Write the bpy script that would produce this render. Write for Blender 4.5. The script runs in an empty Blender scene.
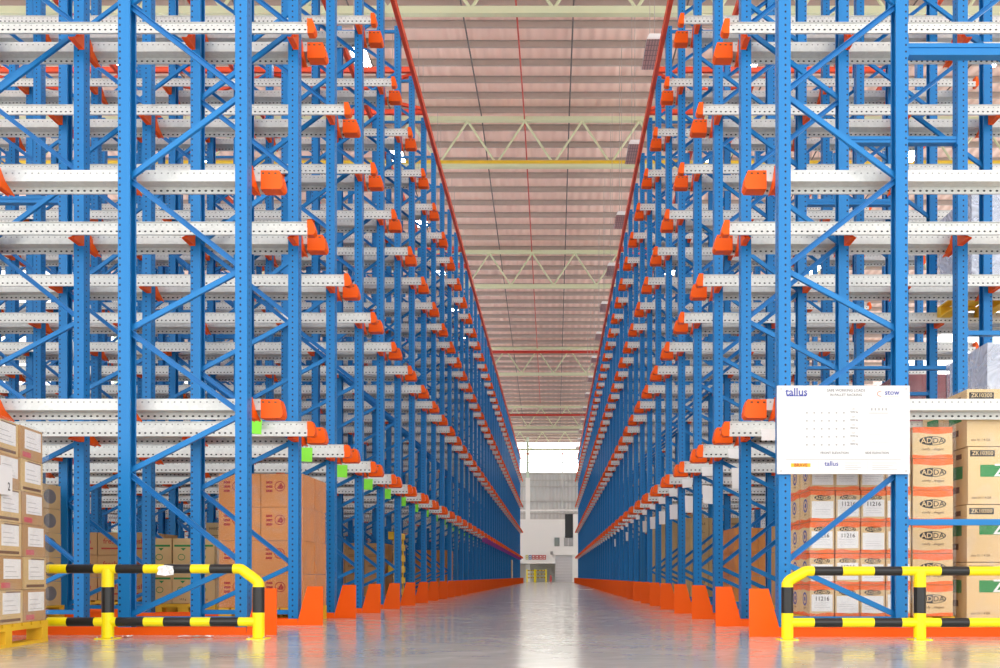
import bpy, math, random
from mathutils import Vector, Matrix
random.seed(7)
C = bpy.context.scene.collection
sc = bpy.context.scene
U = 0.0015            # metres per survey unit
PITCH = 1.4           # distance between rack rows
CAMH = 0.4365
ROW0, ROWN = 5, 46
def RY(i): return i*PITCH-(.042 if i == 6 else 0)

# ------------------------------------------------------------------ materials
def newmat(name):
    m = bpy.data.materials.new(name); m.use_nodes = True
    nt = m.node_tree; b = nt.nodes['Principled BSDF']
    return m, nt, b
def node(nt, t, **k):
    n = nt.nodes.new(t)
    for a, v in k.items(): setattr(n, a, v)
    return n
def mathn(nt, op, a, b=None, c=None):
    n = nt.nodes.new('ShaderNodeMath'); n.operation = op
    for i, v in enumerate((a, b, c)):
        if v is None: continue
        if isinstance(v, (int, float)): n.inputs[i].default_value = v
        else: nt.links.new(v, n.inputs[i])
    return n.outputs[0]
def mixc(nt, f, a, b):
    n = nt.nodes.new('ShaderNodeMix'); n.data_type = 'RGBA'
    for i, v in ((0, f), (6, a), (7, b)):
        if isinstance(v, (int, float)): n.inputs[i].default_value = v
        elif isinstance(v, tuple): n.inputs[i].default_value = v + (1,) if len(v) == 3 else v
        else: nt.links.new(v, n.inputs[i])
    return n.outputs[2]
def simple(name, col, rough=0.5, metal=0.0, var=0.06, scale=4.0, bump=0.0, bscale=30, spec=0.5):
    m, nt, b = newmat(name)
    tc = node(nt, 'ShaderNodeTexCoord')
    nz = node(nt, 'ShaderNodeTexNoise'); nz.inputs['Scale'].default_value = scale; nz.inputs['Detail'].default_value = 4
    nt.links.new(tc.outputs['Object'], nz.inputs['Vector'])
    lo = tuple(max(0, c*(1-var*2)) for c in col); hi = tuple(min(1, c*(1+var*2)) for c in col)
    nt.links.new(mixc(nt, nz.outputs['Fac'], lo, hi), b.inputs['Base Color'])
    b.inputs['Roughness'].default_value = rough; b.inputs['Metallic'].default_value = metal
    b.inputs['Specular IOR Level'].default_value = spec
    if bump:
        n2 = node(nt, 'ShaderNodeTexNoise'); n2.inputs['Scale'].default_value = bscale
        nt.links.new(tc.outputs['Object'], n2.inputs['Vector'])
        bp = node(nt, 'ShaderNodeBump'); bp.inputs['Strength'].default_value = bump; bp.inputs['Distance'].default_value = 0.02
        nt.links.new(n2.outputs['Fac'], bp.inputs['Height']); nt.links.new(bp.outputs[0], b.inputs['Normal'])
    return m
def holes(nt, cols, pitch, ru, rv, vaxis='y'):
    """punched holes in UV metres: cols = list of positions across; returns mask"""
    uv = node(nt, 'ShaderNodeUVMap')
    sp = node(nt, 'ShaderNodeSeparateXYZ'); nt.links.new(uv.outputs[0], sp.inputs[0])
    across, along = (sp.outputs[0], sp.outputs[1]) if vaxis == 'y' else (sp.outputs[1], sp.outputs[0])
    fr = mathn(nt, 'FRACT', mathn(nt, 'DIVIDE', along, pitch))
    dv = mathn(nt, 'DIVIDE', mathn(nt, 'MULTIPLY', mathn(nt, 'ABSOLUTE', mathn(nt, 'SUBTRACT', fr, 0.5)), pitch), rv)
    tot = None
    for c in cols:
        du = mathn(nt, 'DIVIDE', mathn(nt, 'ABSOLUTE', mathn(nt, 'SUBTRACT', across, c)), ru)
        r2 = mathn(nt, 'ADD', mathn(nt, 'MULTIPLY', du, du), mathn(nt, 'MULTIPLY', dv, dv))
        h = mathn(nt, 'LESS_THAN', r2, 1.0)
        tot = h if tot is None else mathn(nt, 'MAXIMUM', tot, h)
    return tot
M = {}
def mk_upright():
    m, nt, b = newmat('blue_punched_steel')
    h = holes(nt, (0.050,), 0.05, 0.0075, 0.0085)
    nt.links.new(mixc(nt, h, BLUE, (0.008, 0.02, 0.06)), b.inputs['Base Color'])
    b.inputs['Roughness'].default_value = 0.38; b.inputs['Specular IOR Level'].default_value = 0.35
    return m
BLUE = (0.008, 0.20, 0.54)
M['upright'] = mk_upright()
M['blue'] = simple('blue_steel', BLUE, 0.38, var=0.03, spec=0.35)
ORANGE = (1.0, 0.120, 0.002)
M['orange'] = simple('orange_steel', ORANGE, 0.42, var=0.03, spec=0.25)
M['redorange'] = simple('red_orange_beam', (0.88, 0.085, 0.022), 0.45, var=0.03)
def mk_galv():
    m, nt, b = newmat('galvanised_steel')
    tc = node(nt, 'ShaderNodeTexCoord')
    nz = node(nt, 'ShaderNodeTexNoise'); nz.inputs['Scale'].default_value = 3.0; nz.inputs['Detail'].default_value = 5
    vo = node(nt, 'ShaderNodeTexVoronoi'); vo.inputs['Scale'].default_value = 35
    nt.links.new(tc.outputs['Object'], nz.inputs['Vector']); nt.links.new(tc.outputs['Object'], vo.inputs['Vector'])
    base = mixc(nt, nz.outputs['Fac'], (0.60, 0.62, 0.60), (0.82, 0.83, 0.80))
    sat = node(nt, 'ShaderNodeRGBToBW'); nt.links.new(vo.outputs['Color'], sat.inputs[0]); base = mixc(nt, 0.10, base, sat.outputs[0])
    h = mathn(nt, 'MAXIMUM', mathn(nt, 'MULTIPLY', holes(nt, (0.058,), 0.05, 0.006, 0.007, 'x'), 0.6), holes(nt, (-0.032,), 0.05, 0.0075, 0.011, 'x'))
    nt.links.new(mixc(nt, h, base, (0.03, 0.035, 0.04)), b.inputs['Base Color'])
    b.inputs['Metallic'].default_value = 0.2; b.inputs['Roughness'].default_value = 0.4
    return m
M['galv'] = mk_galv()
M['steel'] = simple('dull_steel', (0.45, 0.45, 0.44), 0.45, 0.5)
M['yellow'] = simple('yellow_paint', (1.0, 0.80, 0.0), 0.35, var=0.02)
M['black'] = simple('black_paint', (0.012, 0.012, 0.013), 0.3, var=0.1)
M['pallet_yellow'] = simple('yellow_pallet_paint', (0.85, 0.50, 0.02), 0.55, var=0.12, scale=6)
M['kraft'] = simple('kraft_cardboard', (0.66, 0.47, 0.22), 0.7, var=0.07, scale=3)
M['kraft_dark'] = simple('brown_cardboard', (0.50, 0.29, 0.12), 0.7, var=0.08, scale=3)
M['kraft_orange'] = simple('orange_brown_cardboard', (0.72, 0.28, 0.065), 0.45, var=0.10, scale=3)
M['kraft_light'] = simple('pale_cardboard', (0.74, 0.54, 0.28), 0.65, var=0.06, scale=3)
M['print_orange'] = simple('orange_print', (0.92, 0.16, 0.02), 0.6)
M['print_black'] = simple('black_print', (0.02, 0.018, 0.016), 0.6)
M['print_brown'] = simple('brown_print', (0.16, 0.07, 0.03), 0.6)
M['print_green'] = simple('green_print', (0.02, 0.25, 0.06), 0.6)
M['print_red'] = simple('red_print', (0.45, 0.03, 0.015), 0.6)
M['print_pink'] = simple('pink_print', (0.62, 0.10, 0.12), 0.6)
M['print_blue'] = simple('blue_print', (0.05, 0.07, 0.36), 0.6)
M['print_grey'] = simple('grey_print', (0.20, 0.20, 0.21), 0.6)
M['print_pale'] = simple('pale_grey_print', (0.40, 0.40, 0.40), 0.6)
M['paper'] = simple('white_paper', (0.86, 0.86, 0.86), 0.6, var=0.02, bump=0.2, bscale=15)
M['board'] = simple('white_board', (0.72, 0.72, 0.725), 0.35, var=0.005)
M['green_tag'] = simple('lime_paper', (0.27, 0.93, 0.05), 0.5, var=0.04)
M['purple_tag'] = simple('purple_paper', (0.36, 0.06, 0.34), 0.5, var=0.04)
M['truss'] = simple('pale_green_truss_paint', (0.62, 0.66, 0.44), 0.5, var=0.05, scale=1)
M['purlin'] = simple('grey_purlin', (0.42, 0.34, 0.30), 0.5, 0.0, var=0.04)
M['redpipe'] = simple('red_pipe_paint', (0.50, 0.035, 0.02), 0.4)
M['yellowpipe'] = simple('yellow_pipe_paint', (0.75, 0.50, 0.03), 0.4)
M['darkrod'] = simple('dark_rod', (0.10, 0.08, 0.08), 0.5)
M['wire'] = simple('grey_wire', (0.42, 0.38, 0.36), 0.5)
M['white'] = simple('white_paint', (0.90, 0.90, 0.88), 0.5, var=0.01, scale=0.5)
M['palegreen'] = simple('pale_green_paint', (0.60, 0.72, 0.60), 0.5, var=0.01)
M['offwhite'] = simple('off_white_wall', (0.74, 0.73, 0.70), 0.6, var=0.02, scale=0.5)
M['greyglass'] = simple('dark_glass', (0.20, 0.24, 0.22), 0.15)
M['darkglass'] = simple('black_glass', (0.02, 0.022, 0.02), 0.2)
M['signyellow'] = simple('sign_yellow', (0.65, 0.60, 0.18), 0.5)
M['signblue'] = simple('sign_blue', (0.10, 0.22, 0.50), 0.5)
M['signred'] = simple('sign_red', (0.55, 0.10, 0.10), 0.5)
M['lampbody'] = simple('lamp_white', (0.85, 0.85, 0.85), 0.4)
def mk_corr(name, col, period, axis, depth):
    m, nt, b = newmat(name)
    tc = node(nt, 'ShaderNodeTexCoord'); sp = node(nt, 'ShaderNodeSeparateXYZ')
    nt.links.new(tc.outputs['Object'], sp.inputs[0])
    s = mathn(nt, 'SINE', mathn(nt, 'MULTIPLY', sp.outputs[axis], 2*math.pi/period))
    nz = node(nt, 'ShaderNodeTexNoise'); nz.inputs['Scale'].default_value = 0.6
    nt.links.new(tc.outputs['Object'], nz.inputs['Vector'])
    nt.links.new(mixc(nt, nz.outputs['Fac'], tuple(c*.94 for c in col), tuple(min(1, c*1.06) for c in col)), b.inputs['Base Color'])
    bp = node(nt, 'ShaderNodeBump'); bp.inputs['Distance'].default_value = depth; bp.inputs['Strength'].default_value = 0.8
    nt.links.new(s, bp.inputs['Height']); nt.links.new(bp.outputs[0], b.inputs['Normal'])
    b.inputs['Roughness'].default_value = 0.45
    return m
M['roof'] = mk_corr('pinkish_roof_sheet', (0.86, 0.62, 0.54), 0.33, 0, 0.02)  # pink cast of bounced light is put into the base colour
M['cladding'] = mk_corr('grey_wall_cladding', (0.52, 0.53, 0.54), 0.30, 0, 0.03)
M['sidecladding'] = mk_corr('white_wall_cladding', (0.72, 0.72, 0.72), 0.30, 1, 0.03)
M['shutter'] = mk_corr('roller_door_slats', (0.62, 0.62, 0.64), 0.12, 2, 0.01)
def mk_emit(name, col, s):
    m, nt, b = newmat(name)
    b.inputs['Base Color'].default_value = (0.8, 0.8, 0.8, 1)
    b.inputs['Emission Color'].default_value = col + (1,); b.inputs['Emission Strength'].default_value = s
    return m
M['lampglow'] = mk_emit('lit_lamp_glass', (1, 0.98, 0.94), 22.0)
M['daylight'] = mk_emit('daylight_panel', (0.97, 1.0, 0.97), 4.5)
def mk_louver():
    m, nt, b = newmat('lamp_louver')
    tc = node(nt, 'ShaderNodeTexCoord'); sp = node(nt, 'ShaderNodeSeparateXYZ'); nt.links.new(tc.outputs['Object'], sp.inputs[0])
    fx = mathn(nt, 'LESS_THAN', mathn(nt, 'FRACT', mathn(nt, 'DIVIDE', sp.outputs[0], 0.05)), 0.28)
    fy = mathn(nt, 'LESS_THAN', mathn(nt, 'FRACT', mathn(nt, 'DIVIDE', sp.outputs[1], 0.16)), 0.16)
    nt.links.new(mixc(nt, mathn(nt, 'MAXIMUM', fx, fy), (0.66, 0.46, 0.44), (0.34, 0.25, 0.25)), b.inputs['Base Color'])
    b.inputs['Roughness'].default_value = 0.4
    return m
M['louver'] = mk_louver()
def mk_floor():
    m, nt, b = newmat('polished_concrete')
    tc = node(nt, 'ShaderNodeTexCoord')
    n1 = node(nt, 'ShaderNodeTexNoise'); n1.inputs['Scale'].default_value = 0.7; n1.inputs['Detail'].default_value = 6; n1.inputs['Roughness'].default_value = 0.6
    n1.inputs['Distortion'].default_value = 0.8
    n2 = node(nt, 'ShaderNodeTexNoise'); n2.inputs['Scale'].default_value = 5; n2.inputs['Detail'].default_value = 8; n2.inputs['Distortion'].default_value = 1.5
    mp = node(nt, 'ShaderNodeMapping'); mp.inputs['Scale'].default_value = (0.6, 1.0, 1)
    nt.links.new(tc.outputs['Object'], mp.inputs[0])
    nt.links.new(mp.outputs[0], n1.inputs['Vector']); nt.links.new(mp.outputs[0], n2.inputs['Vector'])
    r1 = node(nt, 'ShaderNodeMapRange'); r1.inputs[1].default_value = 0.3; r1.inputs[2].default_value = 0.7
    nt.links.new(n1.outputs['Fac'], r1.inputs[0])
    c = mixc(nt, r1.outputs[0], (0.45, 0.445, 0.395), (0.63, 0.615, 0.545))
    r2 = node(nt, 'ShaderNodeMapRange'); r2.inputs[1].default_value = 0.55; r2.inputs[2].default_value = 0.68
    nt.links.new(n2.outputs['Fac'], r2.inputs[0])
    c = mixc(nt, mathn(nt, 'MULTIPLY', r2.outputs[0], 0.16), c, (0.82, 0.82, 0.77))
    nt.links.new(c, b.inputs['Base Color'])
    rr = node(nt, 'ShaderNodeMapRange'); rr.inputs[3].default_value = 0.11; rr.inputs[4].default_value = 0.24
    nt.links.new(n2.outputs['Fac'], rr.inputs[0]); nt.links.new(rr.outputs[0], b.inputs['Roughness'])
    b.inputs['Specular IOR Level'].default_value = 0.6
    b.inputs['Coat Weight'].default_value = 0.2; b.inputs['Coat Roughness'].default_value = 0.08
    return m
M['floor'] = mk_floor()
def mk_wrap(name, tint, opac, gl=0.08):
    m, nt, b = newmat(name)
    out = nt.nodes['Material Output']
    b.inputs['Base Color'].default_value = tint + (1,); b.inputs['Roughness'].default_value = gl
    tr = node(nt, 'ShaderNodeBsdfTransparent'); mx = node(nt, 'ShaderNodeMixShader')
    tc = node(nt, 'ShaderNodeTexCoord'); nz = node(nt, 'ShaderNodeTexNoise'); nz.inputs['Scale'].default_value = 3; nz.inputs['Detail'].default_value = 4; nz.inputs['Distortion'].default_value = 2.0
    nt.links.new(tc.outputs['Object'], nz.inputs['Vector'])
    mr = node(nt, 'ShaderNodeMapRange'); mr.inputs[1].default_value = 0.45; mr.inputs[2].default_value = 0.72
    mr.inputs[3].default_value = opac*0.45; mr.inputs[4].default_value = min(1, opac*1.9)
    nt.links.new(nz.outputs['Fac'], mr.inputs[0]); nt.links.new(mr.outputs[0], mx.inputs[0])
    bp = node(nt, 'ShaderNodeBump'); bp.inputs['Distance'].default_value = 0.02; bp.inputs['Strength'].default_value = 0.5
    nt.links.new(nz.outputs['Fac'], bp.inputs['Height']); nt.links.new(bp.outputs[0], b.inputs['Normal'])
    nt.links.new(tr.outputs[0], mx.inputs[1]); nt.links.new(b.outputs[0], mx.inputs[2]); nt.links.new(mx.outputs[0], out.inputs[0])
    return m
M['wrap'] = mk_wrap('clear_stretch_film', (0.9, 0.9, 0.9), 0.09)
M['wrap_blue'] = mk_wrap('bluish_stretch_film', (0.80, 0.85, 0.95), 0.5)
M['palegoods'] = simple('pale_blue_goods', (0.74, 0.79, 0.90), 0.5, var=0.08, scale=2)
M['redgoods'] = simple('dusky_red_goods', (0.42, 0.14, 0.15), 0.5, var=0.3, scale=6)

# ------------------------------------------------------------------ mesh builder
class MB:
    def __init__(s): s.v = []; s.f = []; s.m = []; s.mats = []; s.uvo = []; s.o = (0, 0, 0); s.mirror = False
    def mi(s, m):
        if m not in s.mats: s.mats.append(m)
        return s.mats.index(m)
    def add(s, vs, fs, m):
        n = len(s.v); s.v += [tuple(p) for p in vs]; k = s.mi(m)
        for f in fs: s.f.append([n+i for i in f]); s.m.append(k); s.uvo.append(s.o)
    def box(s, x0, x1, y0, y1, z0, z1, m):
        x0, x1 = min(x0, x1), max(x0, x1); y0, y1 = min(y0, y1), max(y0, y1); z0, z1 = min(z0, z1), max(z0, z1)
        s.add([(x0,y0,z0),(x1,y0,z0),(x1,y1,z0),(x0,y1,z0),(x0,y0,z1),(x1,y0,z1),(x1,y1,z1),(x0,y1,z1)],
              [(3,2,1,0),(4,5,6,7),(0,1,5,4),(1,2,6,5),(2,3,7,6),(3,0,4,7)], m)
    def prism(s, poly, axis, a0, a1, m):
        """poly of 2-D points extruded along axis (0,1,2)"""
        n = len(poly); vs = []
        for a in (a0, a1):
            for p in poly:
                q = [p[0], p[1]]; q.insert(axis, a); vs.append(tuple(q))
        area = sum(poly[i][0]*poly[(i+1) % n][1]-poly[(i+1) % n][0]*poly[i][1] for i in range(n))
        flip = (area > 0) ^ (a1 < a0) ^ (axis == 1)
        fs = [tuple(range(n)), tuple(range(2*n-1, n-1, -1))]
        fs += [(i, i+n, (i+1) % n+n, (i+1) % n) for i in range(n)]
        if flip: fs = [tuple(reversed(f)) for f in fs]
        s.add(vs, fs, m)
    def tube(s, p0, p1, r, m, n=10, cap=True, r1=None):
        p0, p1 = Vector(p0), Vector(p1); d = (p1-p0).normalized()
        a = d.orthogonal().normalized(); b = d.cross(a); r1 = r if r1 is None else r1
        vs = []
        for p, rr in ((p0, r), (p1, r1)):
            for i in range(n):
                t = 2*math.pi*i/n; vs.append(p+(a*math.cos(t)+b*math.sin(t))*rr)
        fs = [(i, (i+1) % n, (i+1) % n+n, i+n) for i in range(n)]
        if cap: fs += [tuple(range(n-1, -1, -1)), tuple(range(n, 2*n))]
        s.add(vs, fs, m)
    def beam(s, p0, p1, w, h, m, up=(0, 1, 0)):
        """box bar from p0 to p1; w measured along 'up', h across"""
        p0, p1, up = Vector(p0), Vector(p1), Vector(up); d = (p1-p0).normalized()
        a = up - d*up.dot(d); a.normalize(); b = d.cross(a)
        vs = []
        for p in (p0, p1):
            for i, j in ((-1,-1),(1,-1),(1,1),(-1,1)): vs.append(p+a*(i*w/2)+b*(j*h/2))
        s.add(vs, [(3,2,1,0),(4,5,6,7),(0,1,5,4),(1,2,6,5),(2,3,7,6),(3,0,4,7)], m)
    def build(s, name, parent=None, loc=None, mesh_only=False, smooth=False):
        me = bpy.data.meshes.new(name); me.from_pydata(s.v, [], s.f)
        for m in s.mats: me.materials.append(m)
        me.polygons.foreach_set('material_index', s.m)
        if smooth: me.polygons.foreach_set('use_smooth', [True]*len(s.f))
        uv = me.uv_layers.new(name='UVMap'); dat = []
        for p in me.polygons:
            n = p.normal; o = s.uvo[p.index]; k = max(range(3), key=lambda i: abs(n[i]))
            ax = ((1, 2), (0, 2), (0, 1))[k]
            for vi in p.vertices:
                c = me.vertices[vi].co
                dat += [abs(c[ax[0]]-o[ax[0]]) if k == 1 and o[0] else c[ax[0]]-o[ax[0]], c[ax[1]]-o[ax[1]]]
        uv.data.foreach_set('uv', dat)
        me.update()
        if mesh_only: return me
        return link(name, me, parent, loc)
def link(name, me, parent=None, loc=None):
    o = bpy.data.objects.new(name, me); C.objects.link(o)
    if parent: o.parent = parent
    if loc: o.location = loc
    return o
def tag(o, label=None, cat=None, group=None, kind=None):
    if label: o['label'] = label
    if cat: o['category'] = cat
    if group: o['group'] = group
    if kind: o['kind'] = kind
    return o
def thing(name, label, cat, loc=(0, 0, 0), rz=0.0, group=None):
    o = bpy.data.objects.new(name, None); C.objects.link(o); o.empty_display_size = 0.1
    o.location = loc; o.rotation_euler = (0, 0, rz)
    return tag(o, label, cat, group)
def struct(name, mb, **k):
    o = mb.build(name, **k); o['kind'] = 'structure'; return o
ONES = ['', 'first', 'second', 'third', 'fourth', 'fifth', 'sixth', 'seventh', 'eighth', 'ninth', 'tenth', 'eleventh', 'twelfth',
        'thirteenth', 'fourteenth', 'fifteenth', 'sixteenth', 'seventeenth', 'eighteenth', 'nineteenth']
def nth(n):
    if n < 20: return ONES[n]
    t = {2: ('twentieth', 'twenty'), 3: ('thirtieth', 'thirty'), 4: ('fortieth', 'forty'), 5: ('fiftieth', 'fifty'),
         6: ('sixtieth', 'sixty'), 7: ('seventieth', 'seventy')}[n//10]
    return t[0] if n % 10 == 0 else t[1]+'-'+ONES[n % 10]
_fc = {}
def text_verts(body, size, align='CENTER'):
    key = (body, align)
    if key not in _fc:
        cu = bpy.data.curves.new('t', 'FONT'); cu.body = body; cu.size = 1.0; cu.align_x = align; cu.align_y = 'CENTER'; cu.resolution_u = 2; cu.offset = 0.012
        ob = bpy.data.objects.new('t', cu); me = bpy.data.meshes.new_from_object(ob)
        _fc[key] = ([tuple(v.co) for v in me.vertices], [tuple(p.vertices) for p in me.polygons])
        bpy.data.objects.remove(ob); bpy.data.curves.remove(cu); bpy.data.meshes.remove(me)
    vs, fs = _fc[key]
    return [(x*size, y*size) for x, y, z in vs], fs
def text(mb, body, size, cx, cz, y, m, face='front', sx=1.0, align='CENTER', off=0.0015):
    """lettering on a -y face ('front'), on a -x face ('left') or on a +x face ('right')"""
    vs, fs = text_verts(body, size, align)
    if face == 'front': P = [(cx+a*sx, y-off, cz+b) for a, b in vs]
    elif face == 'left': P = [(y-off, cx-a*sx, cz+b) for a, b in vs]
    else: P = [(y+off, cx+a*sx, cz+b) for a, b in vs]
    mb.add(P, fs, m)
def quad(mb, x0, x1, z0, z1, y, m, face='front', off=0.0008):
    if face == 'front': mb.box(x0, x1, y-off, y+0.0002, z0, z1, m)
    elif face == 'left': mb.box(y-off, y+0.0002, x0, x1, z0, z1, m)
    else: mb.box(y-0.0002, y+off, x0, x1, z0, z1, m)

# ------------------------------------------------------------------ rack geometry
LEV = [ (859+291+k*1177.5)*U for k in range(4) ]
WU = 646*U; TOPZ = 5800*U
SIDE = {-1: dict(name='left', x0=1533*U, tip=1394*U, gtip=1378*U, period=1284*U, n=5, f2=2820*U),
         1: dict(name='right', x0=1127*U, tip=984*U, gtip=944*U, period=1300*U, n=2, f2=2427*U)}
NODES = [-199, 68, 527, 819, 1242, 1550, 2008, 2434, 2880, 3310, 3760, 4190, 4640, 5070, 5480]
DEP = 0.112
def g_upright(mb, s, x, w):
    """x = web position (distance from aisle side), w=+1 opens away from aisle, -1 opens to aisle"""
    X = lambda a: s*(x+w*a)
    mb.o = (s*(x+.035), 0.0, 0.0) if w < 0 else ((s*x, 0.0, 0.0) if x else (1e-9, 0, 0))
    m = M['upright']
    mb.box(X(0), X(.004), 0, DEP, 0.01, TOPZ, m)
    for y0, y1 in ((0, .004), (DEP-.004, DEP)): mb.box(X(.004), X(.09), y0, y1, 0.01, TOPZ, m)
    mb.o = (0, 0, 0)
    for y0, y1 in ((.004, .022), (DEP-.022, DEP-.004)): mb.box(X(.086), X(.09), y0, y1, 0.01, TOPZ, M['blue'])
def g_foot(mb, s, x):
    mb.box(s*(x-.03), s*(x+.12), -.025, DEP+.025, 0, 0.01, M['blue'])
    for a in (-.015, .105):
        mb.tube((s*(x+a), DEP/2, 0.01), (s*(x+a), DEP/2, 0.03), .01, M['steel'], 6)
def g_brace(mb, s, za, zb, odd):
    xa, xb = (WU-.05, .05) if odd else (.05, WU-.05)
    p0 = Vector((s*xa, .05, za)); p1 = Vector((s*xb, .05, zb))
    d = (p1-p0).normalized(); n = Vector((-d.z, 0, d.x)); 
    mb.beam(p0, p1, .004, .036, M['blue']); yy = .013 if odd else -.013
    for k in (-1, 1): mb.beam(p0+n*k*.018+Vector((0, yy, 0)), p1+n*k*.018+Vector((0, yy, 0)), .026, .004, M['blue'])
    for p in (p0, p1): mb.tube(p+Vector((0, -.006, 0)), p+Vector((0, .0, 0)), .010, M['steel'], 6)
def g_horiz(mb, s, z):
    mb.box(s*.03, s*(WU-.03), .035, .065, z-.02, z+.02, M['blue'])
def g_bolt(mb, s, x, z): mb.tube((s*x, -.004, z), (s*x, .0, z), .011, M['steel'], 6)
def g_arm(mb, s, x, w, z, back):
    """orange cantilever bracket bolted to the front or back flange of an upright; x = web position"""
    if back: poly = [(DEP, z+.078), (.192, z-.010), (.300, z-.062), (.314, z-.066), (.312, z-.078), (DEP, z-.078)]
    else: poly = [(0, z+.078), (-.082, z-.010), (-.172, z-.062), (-.185, z-.066), (-.183, z-.078), (0, z-.078)]
    for a, b in ((-.006, -.002), (.040, .044)):
        mb.prism(poly, 0, s*(x+w*a), s*(x+w*b), M['orange'])
    y0, y1 = (DEP, .306) if back else (-.176, 0)
    mb.box(s*(x+w*-.002), s*(x+w*.040), y0, y1, z-.070, z-.065, M['orange'])
    ym = DEP if back else -.004
    mb.box(s*(x+w*-.002), s*(x+w*.040), ym, ym+.004, z-.078, z+.078, M['orange'])
def frame_parts(s, row, sparse=False):
    """list of (part name, function)"""
    L = []
    L.append(('upright', lambda b: g_upright(b, s, 0.0, 1)))
    L.append(('upright', lambda b: g_upright(b, s, WU, -1)))
    L.append(('foot_plate', lambda b: g_foot(b, s, 0.0)))
    L.append(('foot_plate', lambda b: g_foot(b, s, WU-.09)))
    for k in range(len(NODES)-1):
        if sparse and 1 < k < 8: continue
        za, zb = (NODES[k]+291)*U, (NODES[k+1]+291)*U
        L.append(('brace', lambda b, za=za, zb=zb, k=k: g_brace(b, s, za, zb, k % 2 == 0)))
    L.append(('brace', lambda b: g_horiz(b, s, .115)))
    L.append(('brace', lambda b: g_horiz(b, s, TOPZ-.06)))
    for z in LEV:
        for back in (True, False):
            if back or row: 
                L.append(('rail_bracket', lambda b, z=z, k=back: g_arm(b, s, 0.0, 1, z, k)))
                L.append(('rail_bracket', lambda b, z=z, k=back: g_arm(b, s, WU, -1, z, k)))
    return L
_fm = {}
def frame_meshes(s, row=1, sp=False):
    if (s, row, sp) in _fm: return _fm[s, row, sp]
    parts = []
    for nm, fn in frame_parts(s, row, sp):
        b = MB(); fn(b); parts.append((nm, b.build(nm, mesh_only=True)))
    b = MB()
    for nm, fn in frame_parts(s, row, sp): fn(b)
    _fm[s, row, sp] = (parts, b.build('upright_frame', mesh_only=True))
    return _fm[s, row, sp]
DETAIL_ROWS = 8
for s in (-1, 1):
    S = SIDE[s]
    for i in range(ROW0, ROWN+1):
        r = i-ROW0+1
        for f in range(S['n']):
            parts, whole = frame_meshes(s, 0 if i == ROW0 else 1, s > 0 and f == 1)
            x = S['x0'] if f == 0 else S['f2']+(f-1)*S['period']
            if s < 0 and f == 4 and r < 3: continue
            lab = 'blue braced upright frame, %s rack, %s row from front, %s in from aisle' % (S['name'], nth(r), nth(f+1))
            grp = 'upright frames of the %s rack' % S['name']
            loc = (s*x, i*PITCH, 0)
            xoff = (553.5+933*s*x/(i*PITCH))
            if r <= DETAIL_ROWS and f < 3 and xoff > -60 and xoff < 1010 and not (f == 2 and r < 4):
                t = thing('upright_frame', lab, 'rack frame', loc, 0, grp)
                for nm, me in parts: link(nm, me, t)
            elif xoff > -60 and xoff < 1010:
                o = link('upright_frame', whole, None, loc); tag(o, lab, 'rack frame', grp)
# single end posts of the right rack
pb = MB(); g_upright(pb, 1, 0.0, 1); pme = pb.build('end_post', mesh_only=True)
fbm = MB(); g_foot(fbm, 1, 0.0); fpm = fbm.build('foot_plate', mesh_only=True)
for i in range(ROW0+2, ROWN+1):
    r = i-ROW0+1
    o = link('end_post', pme, None, (3640*U, i*PITCH, 0))
    tag(o, 'single blue end post behind the right rack, %s row from front' % nth(r), 'rack post', 'end posts of the right rack')
    if r < 8: link('foot_plate', fpm, o)

# ---- rails
def rail_ends(s, side):
    S = SIDE[s]
    start = (S['tip']+ (44 if side == 'front' else 112)*U)
    end = (S['x0'] + 5*1284*U) if s < 0 else 3745*U
    return start, end
def g_rail(mb, s, side):
    x0, x1 = rail_ends(s, side)
    if side == 'back': pl, lip = .2016, .3164
    else: pl, lip = -.0924, -.1876
    d = 1 if lip > pl else -1
    m = M['galv']; mb.o = (0, 0, 0)
    xa, xb = s*x0, s*x1
    mb.box(xa, xb, pl, pl+d*.004, 0, .083, m)
    mb.box(xa, xb, pl, lip, -.004, 0, m)
    mb.box(xa, xb, lip, lip-d*.004, -.060, -.004, m)
    mb.box(xa, xb, lip-d*.004, lip-d*.022, -.060, -.056, m)
    mb.box(xa, xb, pl+d*.004, pl+d*.016, .079, .083, m)
def g_cap(mb, s, side, far=False):
    S = SIDE[s]; x0, x1 = rail_ends(s, side)
    tip = S['tip']
    if side == 'back': y0, y1 = .198, .3205
    else: y0, y1 = -.1835, -.0965
    if far: a, b = x1, x1+.05
    else: a, b = S['tip']+(112 if side == 'back' else 46)*U, tip
    lo, hi = (-.064, .079) if side == 'back' else (-.058, .070)
    e = 1 if not far else -1
    poly = [(s*a, lo), (s*a, hi), (s*(b+e*.026), hi), (s*(b+e*.012), hi-.035), (s*b, lo+.05), (s*b, lo+.022), (s*(b+e*.016), lo)]
    m = M['orange']
    # bent sleeve: side plate, sloping nose, underside
    mb.prism(poly, 1, y0, y1, m)
    if side == 'back':
        for k in range(3):
            xx = s*(tip+(30+32*k)*U)
            mb.box(xx, xx+s*.018, y0-.001, y0, .05, .062, M['paper'] if 0 else M['print_brown'])
railmesh = {}
for s in (-1, 1):
    for side in ('front', 'back'):
        b = MB(); g_rail(b, s, side); c = MB(); g_cap(c, s, side)
        fc = None
        if s > 0: fc = MB(); g_cap(fc, s, side, True); fc = fc.build('end_cap', mesh_only=True)
        railmesh[s, side] = (b.build('rail_profile', mesh_only=True), c.build('end_cap', mesh_only=True), fc)
cand = []
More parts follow.
